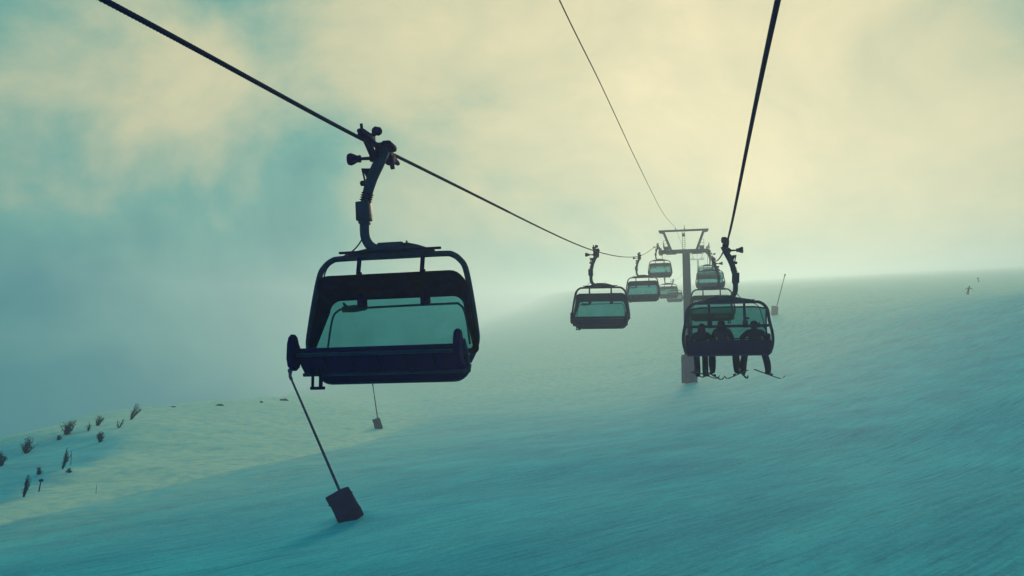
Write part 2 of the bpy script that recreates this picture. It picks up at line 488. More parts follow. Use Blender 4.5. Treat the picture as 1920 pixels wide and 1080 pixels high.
def make_chair(occupied):
    global CX
    CX = -0.06 if occupied else -0.27
    t = thing('chairlift_chair', 'x', 'chairlift chair')
    # grip on the rope (rope along local Y)
    bm = bmesh.new()
    add_box(bm, (0.0, -0.30, 0.02), (0.20, 0.62, 0.20), None, 0.04)
    add_box(bm, (-0.08, -0.36, 0.13), (0.20, 0.46, 0.14), None, 0.05)
    add_box(bm, (-0.06, -0.42, -0.13), (0.18, 0.30, 0.16), None, 0.03)
    add_tube(bm, [(-0.06, -0.55, -0.12), (-0.07, -0.62, -0.27)], [0.06, 0.045], 8)
    add_tube(bm, [(0, -1.15, 0), (0, -0.9, 0), (0, -0.62, 0)], [0.045, 0.07, 0.11], 12)
    add_tube(bm, [(0, -0.1, 0), (0, 0.25, 0.0), (0, 0.95, 0), (0, 1.1, 0)], [0.075, 0.055, 0.06, 0.045], 12)
    add_tube(bm, [(-0.06, -0.25, -0.05), (-0.05, 0.0, -0.14)], 0.09, 10)
    g = obj('grip', bm, M_DARK, t)
    bm = bmesh.new()
    add_box(bm, (0.03, 0.62, 0.05), (0.14, 0.66, 0.14), Matrix.Rotation(R(-4), 3, 'X'), 0.03)
    add_box(bm, (0.04, 0.42, -0.12), (0.12, 0.64, 0.13), Matrix.Rotation(R(28), 3, 'X'), 0.03)
    add_box(bm, (0.05, 0.12, -0.18), (0.16, 0.20, 0.16), None, 0.03)
    add_tube(bm, [(0.03, 0.88, 0.08), (0.03, 0.92, 0.20)], 0.03, 8)
    obj('clamp_lever', bm, M_DARK, g)
    bm = bmesh.new()
    add_tube(bm, [(0.04, 0.40, 0.08), (-0.06, 0.36, 0.20)], 0.05, 10)
    add_lathe(bm, (-0.08, 0.36, 0.22), (1, 0, 0.25), [(-0.09, 0.05), (-0.05, 0.085), (0.05, 0.085), (0.09, 0.05)], 16)
    obj('roller', bm, M_DARK, g)
    bm = bmesh.new()
    add_lathe(bm, (0.02, 0.05, -0.22), (1, 0, 0.02), [(0, 0.075), (0.14, 0.075), (0.16, 0.036), (0.34, 0.03), (0.35, 0.075), (0.42, 0.07), (0.48, 0.10), (0.55, 0.125), (0.60, 0.11)], 18)
    obj('guide_horn', bm, M_DARK, g)
    # hanger arm: bowed outwards so it clears the tower
    bm = bmesh.new()
    hp = smooth_path([(-0.10, 0, -0.06), (0.0, 0, -0.30), (0.13, 0, -0.58), (0.22, 0, -0.86), (0.275, 0, -1.15), (0.29, 0, -1.55), (0.265, 0, -1.80), (0.15, 0, -1.98), (-0.05, 0, -2.07), (-0.33, 0, -2.12)], 6)
    nh = len(hp)
    add_tube(bm, hp, [0.115 - 0.02 * sstep(0.1, 0.5, i / nh) + 0.015 * sstep(0.7, 1, i / nh) for i in range(nh)], 14)
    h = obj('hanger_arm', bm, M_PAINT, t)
    bm = bmesh.new()
    add_box(bm, (0.305, 0, -1.27), (0.27, 0.24, 0.38), Matrix.Rotation(R(3), 3, 'Y'), 0.02)
    add_box(bm, (0.29, 0, -1.49), (0.20, 0.20, 0.08), None, 0.02)
    obj('damper_housing', bm, M_PAINT, h)
    bm = bmesh.new()
    for k in range(4):
        add_lathe(bm, (0.235 + 0.012 * k, 0, -0.92 - 0.045 * k), (0.25, 0, -1), [(-0.014, 0.10), (0, 0.13), (0.014, 0.10)])
    obj('bellows', bm, M_DARK, h)
    bm = bmesh.new()
    add_plate(bm, [Vector((0.11, 0.03, -0.42)), Vector((0.36, 0.03, -0.40)), Vector((0.30, 0.03, -0.50)), Vector((0.24, 0.03, -0.62)), Vector((0.16, 0.03, -0.60))], 0.06, (0, -1, 0))
    add_tube(bm, [(0.35, 0, -0.41), (0.28, 0, -0.70)], 0.02, 8)
    add_lathe(bm, (0.335, 0, -0.70), (1, 0, 0), [(-0.05, 0.03), (-0.03, 0.055), (0.03, 0.055), (0.05, 0.03)])
    obj('release_bracket', bm, M_DARK, h)
    bm = bmesh.new()
    add_tube(bm, smooth_path([(0.27, 0.02, -1.72), (0.40, 0.05, -1.95), (0.58, 0.04, -2.10), (0.78, 0.02, -2.18), (1.08, -0.05, -2.36), (1.20, -0.1, -2.75), (1.30, -0.08, -3.2)], 5), 0.014, 6)
    obj('cable', bm, M_DARK, t)
    # head beam
    bm = bmesh.new()
    add_box(bm, (CX, 0, -2.17), (1.75, 0.16, 0.13), None, 0.02)
    add_plate(bm, [Vector((CX + x, 0.07, z)) for x, z in ((-0.85, -2.11), (0.95, -2.11), (0.45, -2.02), (0.2, -1.96), (-0.35, -1.95), (-0.55, -2.0))], 0.14, (0, -1, 0))
    b_ = obj('head_beam', bm, M_PAINT, t)
    bm = bmesh.new()
    add_box(bm, (CX, 0.01, -2.03), (0.52, 0.26, 0.20), None, 0.03)
    add_tube(bm, [(CX - 0.3, 0.0, -2.0), (CX - 0.3, 0, -1.90)], 0.02, 8)
    obj('spring_housing', bm, M_PAINT, b_)
    bm = bmesh.new()
    add_box(bm, (CX, 0.13, -2.10), (2.05, 0.06, 0.045), None, 0.01)
    obj('cover_strip', bm, M_DARK, b_)
    # tubular frame
    bm = bmesh.new(); add_tube(bm, hoop_pts(occupied), 0.058, 12)
    obj('frame', bm, M_PAINT, t)
    # bubble arms with their feet
    for s in (-1, 1):
        bm = bmesh.new()
        x = CX + s * 0.64
        add_tube(bm, [(x, 0.04, -2.2), (x, 0.10, -2.5)], 0.045, 10)
        add_box(bm, (x, -0.02, -2.78), (0.10, 0.10, 0.62), Matrix.Rotation(R(-16), 3, 'X'), 0.02)
        add_box(bm, (x + 0.01, -0.15, -3.02), (0.18, 0.12, 0.26), Matrix.Rotation(R(-10), 3, 'X'), 0.02)
        add_box(bm, (x + 0.10, -0.03, -2.80), (0.12, 0.10, 0.07), None, 0.015)
        obj('bubble_arm', bm, M_DARK, t)
    if not occupied:
        # raised bubble: dark hood round a tinted pane
        out = rrect(1.50, 1.70, -2.58, -4.12, 0.30, 0.10)
        inn = rrect(1.35, 1.56, -3.00, -4.02, 0.22, 0.06)
        bm = bmesh.new()
        def P(x, z, dy=0.0): return Vector((CX - 0.05 + x, prof_y(z) + dy + 0.10 * (abs(x) / 1.4) ** 4, z))
        n = len(out)
        rows_ = []
        for k in range(4):
            f = k / 3
            rows_.append([bm.verts.new(P(a[0] * (1 - f) + b[0] * f, a[1] * (1 - f) + b[1] * f)) for a, b in zip(out, inn)])
        for a, b in zip(rows_, rows_[1:]):
            for k in range(n): bm.faces.new((a[k], a[(k + 1) % n], b[(k + 1) % n], b[k]))
        r = bmesh.ops.solidify(bm, geom=bm.faces[:], thickness=0.035)
        bub = obj('bubble_hood', bm, M_HOOD, t)
        bm = bmesh.new()
        inn2 = rrect(1.38, 1.59, -2.97, -4.05, 0.24, 0.06)
        c = bm.verts.new(P(0, -3.4, -0.02))
        prev = [c] * n
        rows_ = [[bm.verts.new(P(p[0] * f, -3.4 + (p[1] + 3.4) * f, -0.02)) for p in inn2] for f in (0.33, 0.66, 1.0)]
        for k in range(n): bm.faces.new((c, rows_[0][k], rows_[0][(k + 1) % n]))
        for a, b in zip(rows_, rows_[1:]):
            for k in range(n): bm.faces.new((a[k], b[k], b[(k + 1) % n], a[(k + 1) % n]))
        obj('window_pane', bm, M_GLASS, bub)
    else:
        # closed bubble in front of the riders
        prof = smooth_path([(0, -0.02, -2.36), (0, 0.42, -2.44), (0, 0.86, -2.78), (0, 1.05, -3.25), (0, 1.02, -3.75), (0, 0.85, -4.02)], 5)
        bm = bmesh.new()
        rows_ = []
        for p in prof:
            row = []
            for k in range(17):
                s = -1 + k / 8
                xx = 1.45 * math.copysign(abs(s) ** 0.8, s)
                row.append(bm.verts.new((CX + xx, p.y * (1 - 0.35 * abs(s) ** 5) - 0.0, p.z - 0.10 * abs(s) ** 6)))
            rows_.append(row)
        for a, b in zip(rows_, rows_[1:]):
            for k in range(16): bm.faces.new((a[k], a[k + 1], b[k + 1], b[k]))
        bub = obj('window_pane', bm, M_GLASS, t)
        bm = bmesh.new()
        add_tube(bm, [(CX + 1.45, 0.55, -4.0), (CX + 0.9, 0.84, -4.04), (CX, 0.87, -4.05), (CX - 0.9, 0.84, -4.04), (CX - 1.45, 0.55, -4.0)], 0.03, 8)
        add_tube(bm, [(CX - 1.43, 0.0, -2.44), (CX - 1.0, 0, -2.37), (CX, 0, -2.36), (CX + 1.0, 0, -2.37), (CX + 1.43, 0, -2.44)], 0.03, 8)
        for s in (-1, 1):
            add_tube(bm, [(CX + s * 1.44, p.y * 0.66, p.z - 0.1) for p in prof], 0.03, 8)
        obj('bubble_rim', bm, M_HOOD, bub)
    # thin rail behind the pane with its handle
    bm = bmesh.new()
    yb = -0.42
    add_tube(bm, smooth_path([(CX + 1.46, yb, -3.9), (CX + 1.38, yb, -3.35), (CX + 1.26, yb, -3.16), (CX + 0.95, yb, -3.12), (CX - 0.95, yb, -3.10), (CX - 1.24, yb, -3.13), (CX - 1.36, yb, -3.35), (CX - 1.44, yb, -3.9)], 4), 0.022, 8)
    add_tube(bm, [(CX + 1.16, yb, -3.13), (CX + 0.9, yb, -3.12), (CX + 0.66, yb, -3.13)], [0.06, 0.075, 0.03], 8)
    add_tube(bm, [(CX + 1.05, yb, -3.12), (CX + 1.15, yb, -3.0)], [0.05, 0.02], 8)
    obj('rear_rail', bm, M_DARK, t)
    # backrest
    bm = bmesh.new()
    zt_, zb_ = (-3.60, -4.14) if occupied else (-4.05, -4.58)
    ol = rrect(1.50, 1.50, zt_, zb_, 0.05, 0.30 if not occupied else 0.12)
    add_plate(bm, [Vector((CX + x, 0.02, z)) for x, z in ol], 0.12, (0, -1, 0))
    br = obj('backrest', bm, M_DARK, t)
    bm = bmesh.new()
    bot = [p for p in rrect(1.52, 1.52, zt_, zb_ - 0.02, 0.05, 0.30 if not occupied else 0.12) if p[1] < zt_ - 0.15]
    add_tube(bm, [(CX + x, -0.10, z) for x, z in bot], 0.03, 8)
    obj('lower_edge_tube', bm, M_PAINT, br)
    if occupied:
        for z in (-3.08, -3.55):
            bm = bmesh.new(); add_box(bm, (CX, -0.03, z), (3.0, 0.07, 0.10 if z > -3.3 else 0.05), None, 0.02)
            obj('back_rail', bm, M_DARK, t)
    # seat: folded up when empty
    st = bpy.data.objects.new('seat', None); COL.objects.link(st); st.parent = t
    st.location = (CX, 0.38 if not occupied else 0.06, -4.46 if not occupied else -4.02); st.empty_display_size = 0.1
    st.rotation_euler = (R(37) if not occupied else R(4), 0, 0)
    bm = bmesh.new(); add_box(bm, (0, 0.32, 0.07), (3.14, 0.62, 0.12), None, 0.04)
    obj('seat_cushion', bm, M_DARK, st)
    bm = bmesh.new()
    add_tube(bm, [(-1.58, 0.04, -0.03), (1.58, 0.04, -0.03)], 0.035, 8)
    add_tube(bm, [(-1.58, 0.60, -0.03), (1.58, 0.60, -0.03)], 0.035, 8)
    obj('seat_rail', bm, M_PAINT, st)
    for k in range(6):
        bm = bmesh.new(); x = -1.3 + k * 0.52
        add_box(bm, (x, 0.32, -0.012), (0.495, 0.50, 0.03), None, 0.008)
        obj('seat_panel', bm, M_DARK, st)
    for s in (-1, 1):
        bm = bmesh.new()
        x = CX + s * (1.57 if not occupied else 1.50)
        ay, az = (0.30, -0.30) if not occupied else (-0.12, 0.12)
        ol = [Vector((x - 0.05, yy + ay, zz + az)) for yy, zz in ((0.40, -4.06), (0.38, -3.9), (0.44, -3.64), (0.54, -3.47), (0.63, -3.43), (0.72, -3.48), (0.78, -3.62), (0.79, -3.9), (0.72, -4.06), (0.55, -4.12))]
        add_plate(bm, ol, 0.12, (1, 0, 0))
        bmesh.ops.bevel(bm, geom=bm.edges[:], offset=0.03, segments=2, affect='EDGES')
        obj('armrest', bm, M_DARK, t)
        bm = bmesh.new()
        add_tube(bm, smooth_path([(CX + s * 1.50, -0.02, zb_ + 0.22), (CX + s * 1.56, 0.16, zb_ + 0.14), (CX + s * 1.60, 0.45, -4.16 if not occupied else zb_ + 0.3), (CX + s * 1.60, 0.70 if not occupied else 0.4, -3.92 if not occupied else zb_ + 0.55)], 4), 0.04, 8)
        obj('armrest_stay', bm, M_PAINT, t)
    if occupied: return t
    bm = bmesh.new()
    for x in (1.18, 1.34):
        add_tube(bm, [(CX + x, 0.55, -4.2), (CX + x, 0.55, -4.72)], 0.04 if x < 1.2 else 0.03, 8)
    add_tube(bm, [(CX + 1.10, 0.55, -4.72), (CX + 1.38, 0.55, -4.72)], 0.03, 8)
    obj('footrest_peg', bm, M_DARK, t)
    return t

chair_open = make_chair(False)
chair_closed = make_chair(True)
ROT_UP = math.atan2(U.y, U.x) - math.pi / 2
ROT_DOWN = ROT_UP + math.pi
G_DOWN = 'empty chairs coming down on the left rope'
G_UP = 'chairs riding up on the right rope'
used = set()
def put_chair(proto, x0, zf, d, rz, label, group, sway=0.0):
    o = proto if proto not in used else dup_tree(proto)
    used.add(proto)
    o.location = line_pt(x0, d, zf(d)); o.rotation_euler = (0, R(sway), rz)
    o['label'] = label; o['group'] = group
    return o
put_chair(chair_open, X_DOWN, z_down, 17.8, ROT_DOWN, 'large near empty chair with folded-up seat, biggest in the scene', G_DOWN, 0.8)
put_chair(chair_open, X_DOWN, z_down, 54.5, ROT_DOWN, 'empty chair with tinted pane halfway between the biggest chair and the tower', G_DOWN, -0.6)
put_chair(chair_open, X_DOWN, z_down, 92, ROT_DOWN, 'third empty chair on the left rope, lowest point of its sag', G_DOWN, 0.3)
put_chair(chair_open, X_DOWN, z_down, 131, ROT_DOWN, 'small empty chair hanging right by the left wheels of the tower', G_DOWN)
put_chair(chair_open, X_DOWN, z_down, 160, ROT_DOWN, 'hazy small chair just behind the tower post on its left', G_DOWN)
put_chair(chair_open, X_DOWN, z_down, 196, ROT_DOWN, 'faintest chair half hidden behind the tower post, below another chair', G_DOWN)
R1 = put_chair(chair_closed, X_UP, z_up, 34.5, ROT_UP, 'chair carrying three skiers with dangling skis, seen from behind', G_UP)
put_chair(chair_open, X_UP, z_up, 70, ROT_UP, 'dark chair directly behind the one carrying three skiers', G_UP)
R3 = put_chair(chair_closed, X_UP, z_up, 106, ROT_UP, 'small tinted chair above the dark one, just right of the tower post', G_UP)
put_chair(chair_closed, X_UP, z_up, 143, ROT_UP, 'farthest ascending chair, mostly hidden behind the small tinted chair', G_UP)

# ------------------------------------------------------------------ people
def skin_body(name, joints, bones, root, parent, m, sub=2):
    me = bpy.data.meshes.new(name)
    keys = list(joints)
    me.from_pydata([joints[k][0] for k in keys], [(keys.index(a), keys.index(b)) for a, b in bones], [])
    me.materials.append(m)
    o = bpy.data.objects.new(name, me); COL.objects.link(o)
    if parent: o.parent = parent
    sk = o.modifiers.new('skin', 'SKIN'); sk.use_smooth_shade = True
    for v, k in zip(me.skin_vertices[0].data, keys):
        rr = joints[k][1]
        v.radius = rr if isinstance(rr, tuple) else (rr, rr)
        v.use_root = (k == root)
    s = o.modifiers.new('sub', 'SUBSURF'); s.levels = sub; s.render_levels = sub
    return o
def helmet(parent, c, r):
    bm = bmesh.new()
    bmesh.ops.create_uvsphere(bm, u_segments=18, v_segments=12, radius=r, matrix=Matrix.Translation(c) @ Matrix.Diagonal((0.92, 1.08, 1.0, 1)))
    bmesh.ops.delete(bm, geom=[v for v in bm.verts if v.co.z < c[2] - 0.45 * r], context='VERTS')
    bmesh.ops.solidify(bm, geom=bm.faces[:], thickness=0.015)
    h = obj('helmet', bm, M_HELM, parent)
    bm = bmesh.new()
    add_tube(bm, [(c[0] + r * 0.80 * math.sin(a), c[1] + r * 1.04 * math.cos(a), c[2] - 0.1 * r) for a in [R(-75 + 15 * k) for k in range(11)]], 0.04, 8, flat=0.5)
    obj('goggles', bm, M_DARK, h)
def seated(label, loc, rotz, lean=0.0, feet=(0, 0), spread=0.1, bulk=1.0, arm=0.0):
    t = thing('person', label, 'person', loc, rotz, 'skiers on the ascending chair')
    J = {}
    lx = lean
    J['pelvis'] = ((0, 0, 0.10), (0.17, 0.14)); J['waist'] = ((lx * 0.3, 0.0, 0.28), (0.165, 0.13))
    J['chest'] = ((lx * 0.7, 0.03, 0.48), (0.19, 0.14)); J['neck'] = ((lx, 0.05, 0.63), (0.07, 0.07)); J['head'] = ((lx * 1.15, 0.07, 0.76), (0.095, 0.105)); J['crown'] = ((lx * 1.15, 0.06, 0.86), (0.07, 0.08))
    B = [('pelvis', 'waist'), ('waist', 'chest'), ('chest', 'neck'), ('neck', 'head'), ('head', 'crown')]
    for s, n in ((-1, 'a'), (1, 'b')):
        fx = feet[0 if s < 0 else 1]
        J['sh' + n] = ((lx * 0.8 + s * 0.21, 0.03, 0.54), 0.09); J['el' + n] = ((lx * 0.6 + s * (0.29 + arm), 0.14, 0.29 + arm * 0.4), 0.068)
        J['wr' + n] = ((s * 0.20, 0.40, 0.22), 0.05); J['ha' + n] = ((s * 0.16, 0.50, 0.22), 0.05)
        J['hip' + n] = ((s * 0.11, 0.08, 0.06), 0.12); J['kn' + n] = ((s * (0.12 + spread), 0.52, 0.06), 0.095)
        J['an' + n] = ((s * (0.12 + spread) + fx, 0.60, -0.50), 0.10); J['he' + n] = ((s * (0.12 + spread) + fx, 0.57, -0.72), 0.10); J['to' + n] = ((s * (0.12 + spread) + fx * 1.1, 0.80, -0.74), 0.075)
        B += [('chest', 'sh' + n), ('sh' + n, 'el' + n), ('el' + n, 'wr' + n), ('wr' + n, 'ha' + n), ('pelvis', 'hip' + n), ('hip' + n, 'kn' + n), ('kn' + n, 'an' + n), ('an' + n, 'he' + n), ('he' + n, 'to' + n)]
    J = {a: (tuple(c * 1.13 for c in p_), tuple(q * 1.34 * bulk for q in r_) if isinstance(r_, tuple) else r_ * (1.34 * bulk if a[:2] in ('sh', 'el', 'kn', 'an', 'hi') else 1.16)) for a, (p_, r_) in J.items()}
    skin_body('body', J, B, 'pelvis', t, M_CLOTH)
    helmet(t, (lx * 1.3, 0.08, 0.90), 0.16)
    return t, J
def ski(label, heel, direction, length=1.62, group=None):
    d = Vector(direction).normalized()
    side = d.cross(Vector((0, 0, 1))).normalized(); upv = side.cross(d)
    bm = bmesh.new(); prev = None
    for k in range(22):
        f = k / 21
        s = (f - 0.45) * length
        hw = 0.038 + 0.016 * abs(2 * f - 1) ** 2
        if f > 0.93: hw *= 1 - (f - 0.93) / 0.075
        lift = 0.18 * max(0, (f - 0.84) / 0.16) ** 2 - 0.012 * math.sin(math.pi * f)
        c = d * s + upv * lift
        ring = [bm.verts.new(c + side * hw), bm.verts.new(c - side * hw), bm.verts.new(c - side * hw + upv * 0.016), bm.verts.new(c + side * hw + upv * 0.016)]
        if prev:
            for q in range(4): bm.faces.new((prev[q], prev[(q + 1) % 4], ring[(q + 1) % 4], ring[q]))
        else: bm.faces.new(ring[::-1])
        prev = ring
    bm.faces.new(prev)
    t = thing('ski', label, 'ski', heel, 0, group)
    obj('ski_blade', bm, M_SKI, t)
    for s in (-0.12, 0.16):
        bm = bmesh.new(); rot = Matrix((side, d, upv)).transposed()
        add_box(bm, d * s + upv * 0.045, (0.07, 0.10, 0.06), rot, 0.01)
        obj('binding', bm, M_DARK, t)
    return t
seat_z = -3.92
base = line_pt(X_UP, 34.5, z_up(34.5))
RZ = Matrix.Rotation(ROT_UP, 3, 'Z')
riders = [(-1.0, 'seated skier nearest the tower post, leaning on the chair', (0.02, 0.0), 0.05, 0.02, ((0.30, 1, -0.10), (0.75, 1, -0.22))),
          (-0.15, 'seated skier in the middle with legs wide apart', (0.0, 0.03), -0.05, 0.26, ((0.55, 1, -0.28), (-0.60, 1, -0.22))),
          (0.98, 'seated skier on the outer end under the bowed hanger arm', (-0.10, 0.14), 0.0, 0.16, ((0.25, 1, -0.18), (1.1, 1, -0.34)))]
WHO = ['skier nearest the tower post', 'middle skier on the chair', 'skier on the outer end of the chair']
for i, (x, lab, feet, lean, spread, dirs) in enumerate(riders):
    loc = base + RZ @ Vector((-0.06 + x, 0.16, seat_z))
    t, J = seated(lab, loc + Vector((0, 0, (-0.06, 0.05, 0.0)[i])), ROT_UP, lean, feet, spread, (0.95, 1.12, 1.05)[i], (0.10, 0.03, 0.16)[i])
    for s, n in ((0, 'a'), (1, 'b')):
        f = loc + RZ @ (Vector(J['he' + n][0]) * 0.5 + Vector(J['to' + n][0]) * 0.5 - Vector((0, 0, 0.085)))
        ski('%s ski dangling under the %s' % (('inner', 'outer')[s], WHO[i]), f, RZ @ Vector(dirs[s]), 1.6, 'skis of the riders')

def standing(label, p, lean, height, facing):
    t = thing('person', label, 'person', p, facing, 'skiers on the piste')
    k = height / 1.75
    J = {'pelvis': ((0, 0, 0.88), (0.16, 0.13)), 'waist': ((lean * 0.3, 0.05, 1.06), (0.15, 0.12)), 'chest': ((lean * 0.6, 0.12, 1.28), (0.18, 0.14)), 'neck': ((lean * 0.8, 0.18, 1.45), 0.07), 'head': ((lean * 0.9, 0.22, 1.58), (0.1, 0.11)), 'crown': ((lean * 0.9, 0.22, 1.68), 0.08)}
    B = [('pelvis', 'waist'), ('waist', 'chest'), ('chest', 'neck'), ('neck', 'head'), ('head', 'crown')]
    for s, n in ((-1, 'a'), (1, 'b')):
        J['sh' + n] = ((lean * 0.6 + s * 0.2, 0.12, 1.36), 0.085); J['el' + n] = ((lean * 0.6 + s * 0.46, 0.12, 1.16), 0.065); J['ha' + n] = ((lean * 0.5 + s * 0.62, 0.34, 1.08), 0.055)
        J['kn' + n] = ((s * 0.13 - lean * 0.3, 0.16, 0.50), 0.09); J['an' + n] = ((s * 0.12 - lean * 0.6, 0.02, 0.10), 0.08); J['to' + n] = ((s * 0.12 - lean * 0.6, 0.20, 0.06), 0.055)
        B += [('chest', 'sh' + n), ('sh' + n, 'el' + n), ('el' + n, 'ha' + n), ('pelvis', 'kn' + n), ('kn' + n, 'an' + n), ('an' + n, 'to' + n)]
    J = {a: (tuple(c * k for c in b[0]), b[1]) for a, b in J.items()}
    skin_body('body', J, B, 'pelvis', t, M_CLOTH)
    helmet(t, Vector(J['head'][0]) + Vector((0, 0, 0.04)), 0.15)
    rz = Matrix.Rotation(facing, 3, 'Z')
    for n, s in (('a', 'left'), ('b', 'right')):
        h = Vector(J['ha' + n][0])
        bm = bmesh.new()
        add_tube(bm, [h, h + Vector((0.25 if n == 'b' else -0.25, -0.75, -0.70))], 0.012, 6)
        add_tube(bm, [h + Vector((0, 0, -0.05)), h + Vector((0, 0, 0.08))], 0.02, 6)
        tag(obj('ski_pole', bm, M_DARK), '%s-hand ski pole of the %s' % (s, label), 'ski pole', 'ski poles on the piste').matrix_world = Matrix.Translation(p) @ rz.to_4x4()
        f = Vector(J['an' + n][0])
        ski('%s-foot ski of the %s' % (s, label), Vector(p) + rz @ Vector((f.x, f.y + 0.08, 0.03)), rz @ Vector((0, 1, 0.02)), 1.65, 'skis on the piste')
    return t
ps = hit(1816, 553)
standing('skier leaning into a turn on the right-hand slope', ps, -0.28, 1.75, R(150))
ps2 = hit(1834, 529)
standing('faint skier higher up the slope in the fog', ps2, 0.1, 1.7, R(200))

# ------------------------------------------------------------------ towers
def tower(x0, d, z_rope, label, signal_x, foot_z):
    c = line_pt(x0, d, 0)
    t = thing('lift_tower', label, 'lift tower', (c.x, c.y, foot_z), ROT_UP, 'lift towers')
    H = z_rope - foot_z
    hg = (X_UP - X_DOWN) * U.y / 2           # half gauge
    xm = ((X_UP + X_DOWN) / 2 - x0) * U.y
    bm = bmesh.new()
    add_tube(bm, [(0, 0, -1.5), (0, 0, H * 0.5), (0, 0, H - 0.75)], [0.68, 0.62, 0.56], 24)
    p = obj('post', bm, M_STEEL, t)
    bm = bmesh.new()
    for z in (H * 0.33, H * 0.62):
        add_lathe(bm, (0, 0, z), (0, 0, 1), [(-0.10, 0.62), (-0.09, 0.74), (0.09, 0.74), (0.10, 0.62)], 24)
    obj('flange', bm, M_STEEL, p)
    bm = bmesh.new()
    for s in (-1, 1):
        add_tube(bm, [(s * 0.2, -0.80, 3.2), (s * 0.2, -0.74, H - 0.6)], 0.025, 6)
    z = 3.4
    while z < H - 0.8:
        add_tube(bm, [(-0.2, -0.79 + 0.05 * z / H, z), (0.2, -0.79 + 0.05 * z / H, z)], 0.016, 6); z += 0.33
    obj('ladder', bm, M_STEEL, p)
    bm = bmesh.new()
    add_box(bm, (xm, 0, H - 0.55), (2 * hg + 0.5, 0.62, 0.55), None, 0.05)
    add_box(bm, (xm - 1.9, 0, H - 0.88), (1.5, 0.5, 0.16), None, 0.03)
    add_box(bm, (xm + 1.9, 0, H - 0.88), (1.5, 0.5, 0.16), None, 0.03)
    obj('cross_arm', bm, M_STEEL, t)
    # roller batteries along the rope
    for s in (-1, 1):
        x = xm + s * hg
        bm = bmesh.new()
        add_box(bm, (x - s * 0.24, 0, -0.42 + H), (0.10, 4.4, 0.22), None, 0.02)
        for k in (-1, 1):
            add_box(bm, (x - s * 0.24, k * 1.4, H - 0.62), (0.12, 1.3, 0.18), None, 0.02)
        add_box(bm, (x - s * 0.24, 0, H - 0.7), (0.3, 0.6, 0.4), None, 0.03)
        a = obj('roller_battery', bm, M_DARK, t)
        for k in range(8):
            bm = bmesh.new()
            y = -2.0 + k * 0.571
            add_lathe(bm, (x - 0.07, y, H - 0.30 - 0.004 * (k - 3.5) ** 2), (1, 0, 0), [(0, 0.26), (0.03, 0.27), (0.05, 0.235), (0.09, 0.235), (0.11, 0.27), (0.14, 0.26)], 18)
            obj('roller', bm, M_DARK, a)
        bm = bmesh.new()
        for y in (-2.5, 2.5):
            add_box(bm, (x + s * 0.14, y, H - 0.15), (0.12, 0.5, 0.55), None, 0.03)
            add_box(bm, (x + s * 0.05, y, H - 0.52), (0.5, 0.2, 0.12), None, 0.02)
        obj('rope_catcher', bm, M_DARK, a)
        # maintenance walkway with railing
        bm = bmesh.new()
        xw = x - s * 0.9
        add_box(bm, (xw, 0, H - 0.22), (0.7, 4.6, 0.05))
        wk = obj('walkway', bm, M_STEEL, t)
        bm = bmesh.new()
        for xx in (xw - 0.33, xw + 0.33):
            for z in (0.45, 0.95):
                add_tube(bm, [(xx, -2.3, H - 0.2 + z), (xx, 2.3, H - 0.2 + z)], 0.022, 6)
            for k in range(5):
                y = -2.3 + 1.15 * k
                add_tube(bm, [(xx, y, H - 0.2), (xx, y, H + 0.75)], 0.022, 6)
        for y in (-2.3, 2.3):
            for z in (0.45, 0.95):
                add_tube(bm, [(xw - 0.33, y, H - 0.2 + z), (xw + 0.33, y, H - 0.2 + z)], 0.022, 6)
        obj('railing', bm, M_STEEL, wk)
    for s in (-1, 1):
        bm = bmesh.new()
        add_tube(bm, [(xm + s * 1.9, 0, H - 0.35), (xm + s * 3.0, 0, H + 2.55)], 0.19, 12)
        obj('lifting_frame_leg', bm, M_STEEL, t)
    bm = bmesh.new()
    add_box(bm, (xm, 0, H + 2.66), (7.4, 0.40, 0.26), None, 0.03)
    for s in (-1, 1):
        add_plate(bm, [Vector((xm + s * xx, -0.1, H + zz)) for xx, zz in ((3.7, 2.53), (3.55, 2.35), (2.9, 2.2), (2.7, 2.53))], 0.2, (0, 1, 0))
    hb = obj('top_beam', bm, M_STEEL, t)
    bm = bmesh.new()
    for s in (-1, 1):
        add_tube(bm, [(xm + s * 0.19, -0.3, H - 0.4), (xm + s * 0.19, -0.3, H + 2.5)], 0.03, 6)
    for k in range(9):
        add_tube(bm, [(xm - 0.19, -0.3, H - 0.2 + 0.31 * k), (xm + 0.19, -0.3, H - 0.2 + 0.31 * k)], 0.02, 6)
    obj('top_ladder', bm, M_STEEL, hb)
    bm = bmesh.new(); add_box(bm, (xm, -0.36, H + 1.9), (0.46, 0.08, 0.50), None, 0.02)
    obj('number_board', bm, M_PAINT, hb)
    bm = bmesh.new(); add_tube(bm, [(xm + 0.15, 0, H + 2.7), (xm + 0.15, 0, H + 3.5)], [0.05, 0.03], 8)
    add_box(bm, (xm + 0.15, 0, H + 2.95), (0.18, 0.18, 0.2), None, 0.03)
    obj('wind_gauge', bm, M_STEEL, hb)
    bm = bmesh.new(); add_tube(bm, [((X_SIG - x0) * U.y, 0, H + 2.7), ((X_SIG - x0) * U.y, 0, H + 3.05)], 0.06, 8)
    obj('cable_saddle', bm, M_STEEL, hb)
    return t, H
ft = hit(1292, 733)
gz = ground(*line_pt(X_MID, D_TOWER, 0).xy)
tw, H = tower(X_MID, D_TOWER, ZT - 0.035, 'tall steel lift tower with cross arm, lifting frame and padded foot', X_SIG, gz)
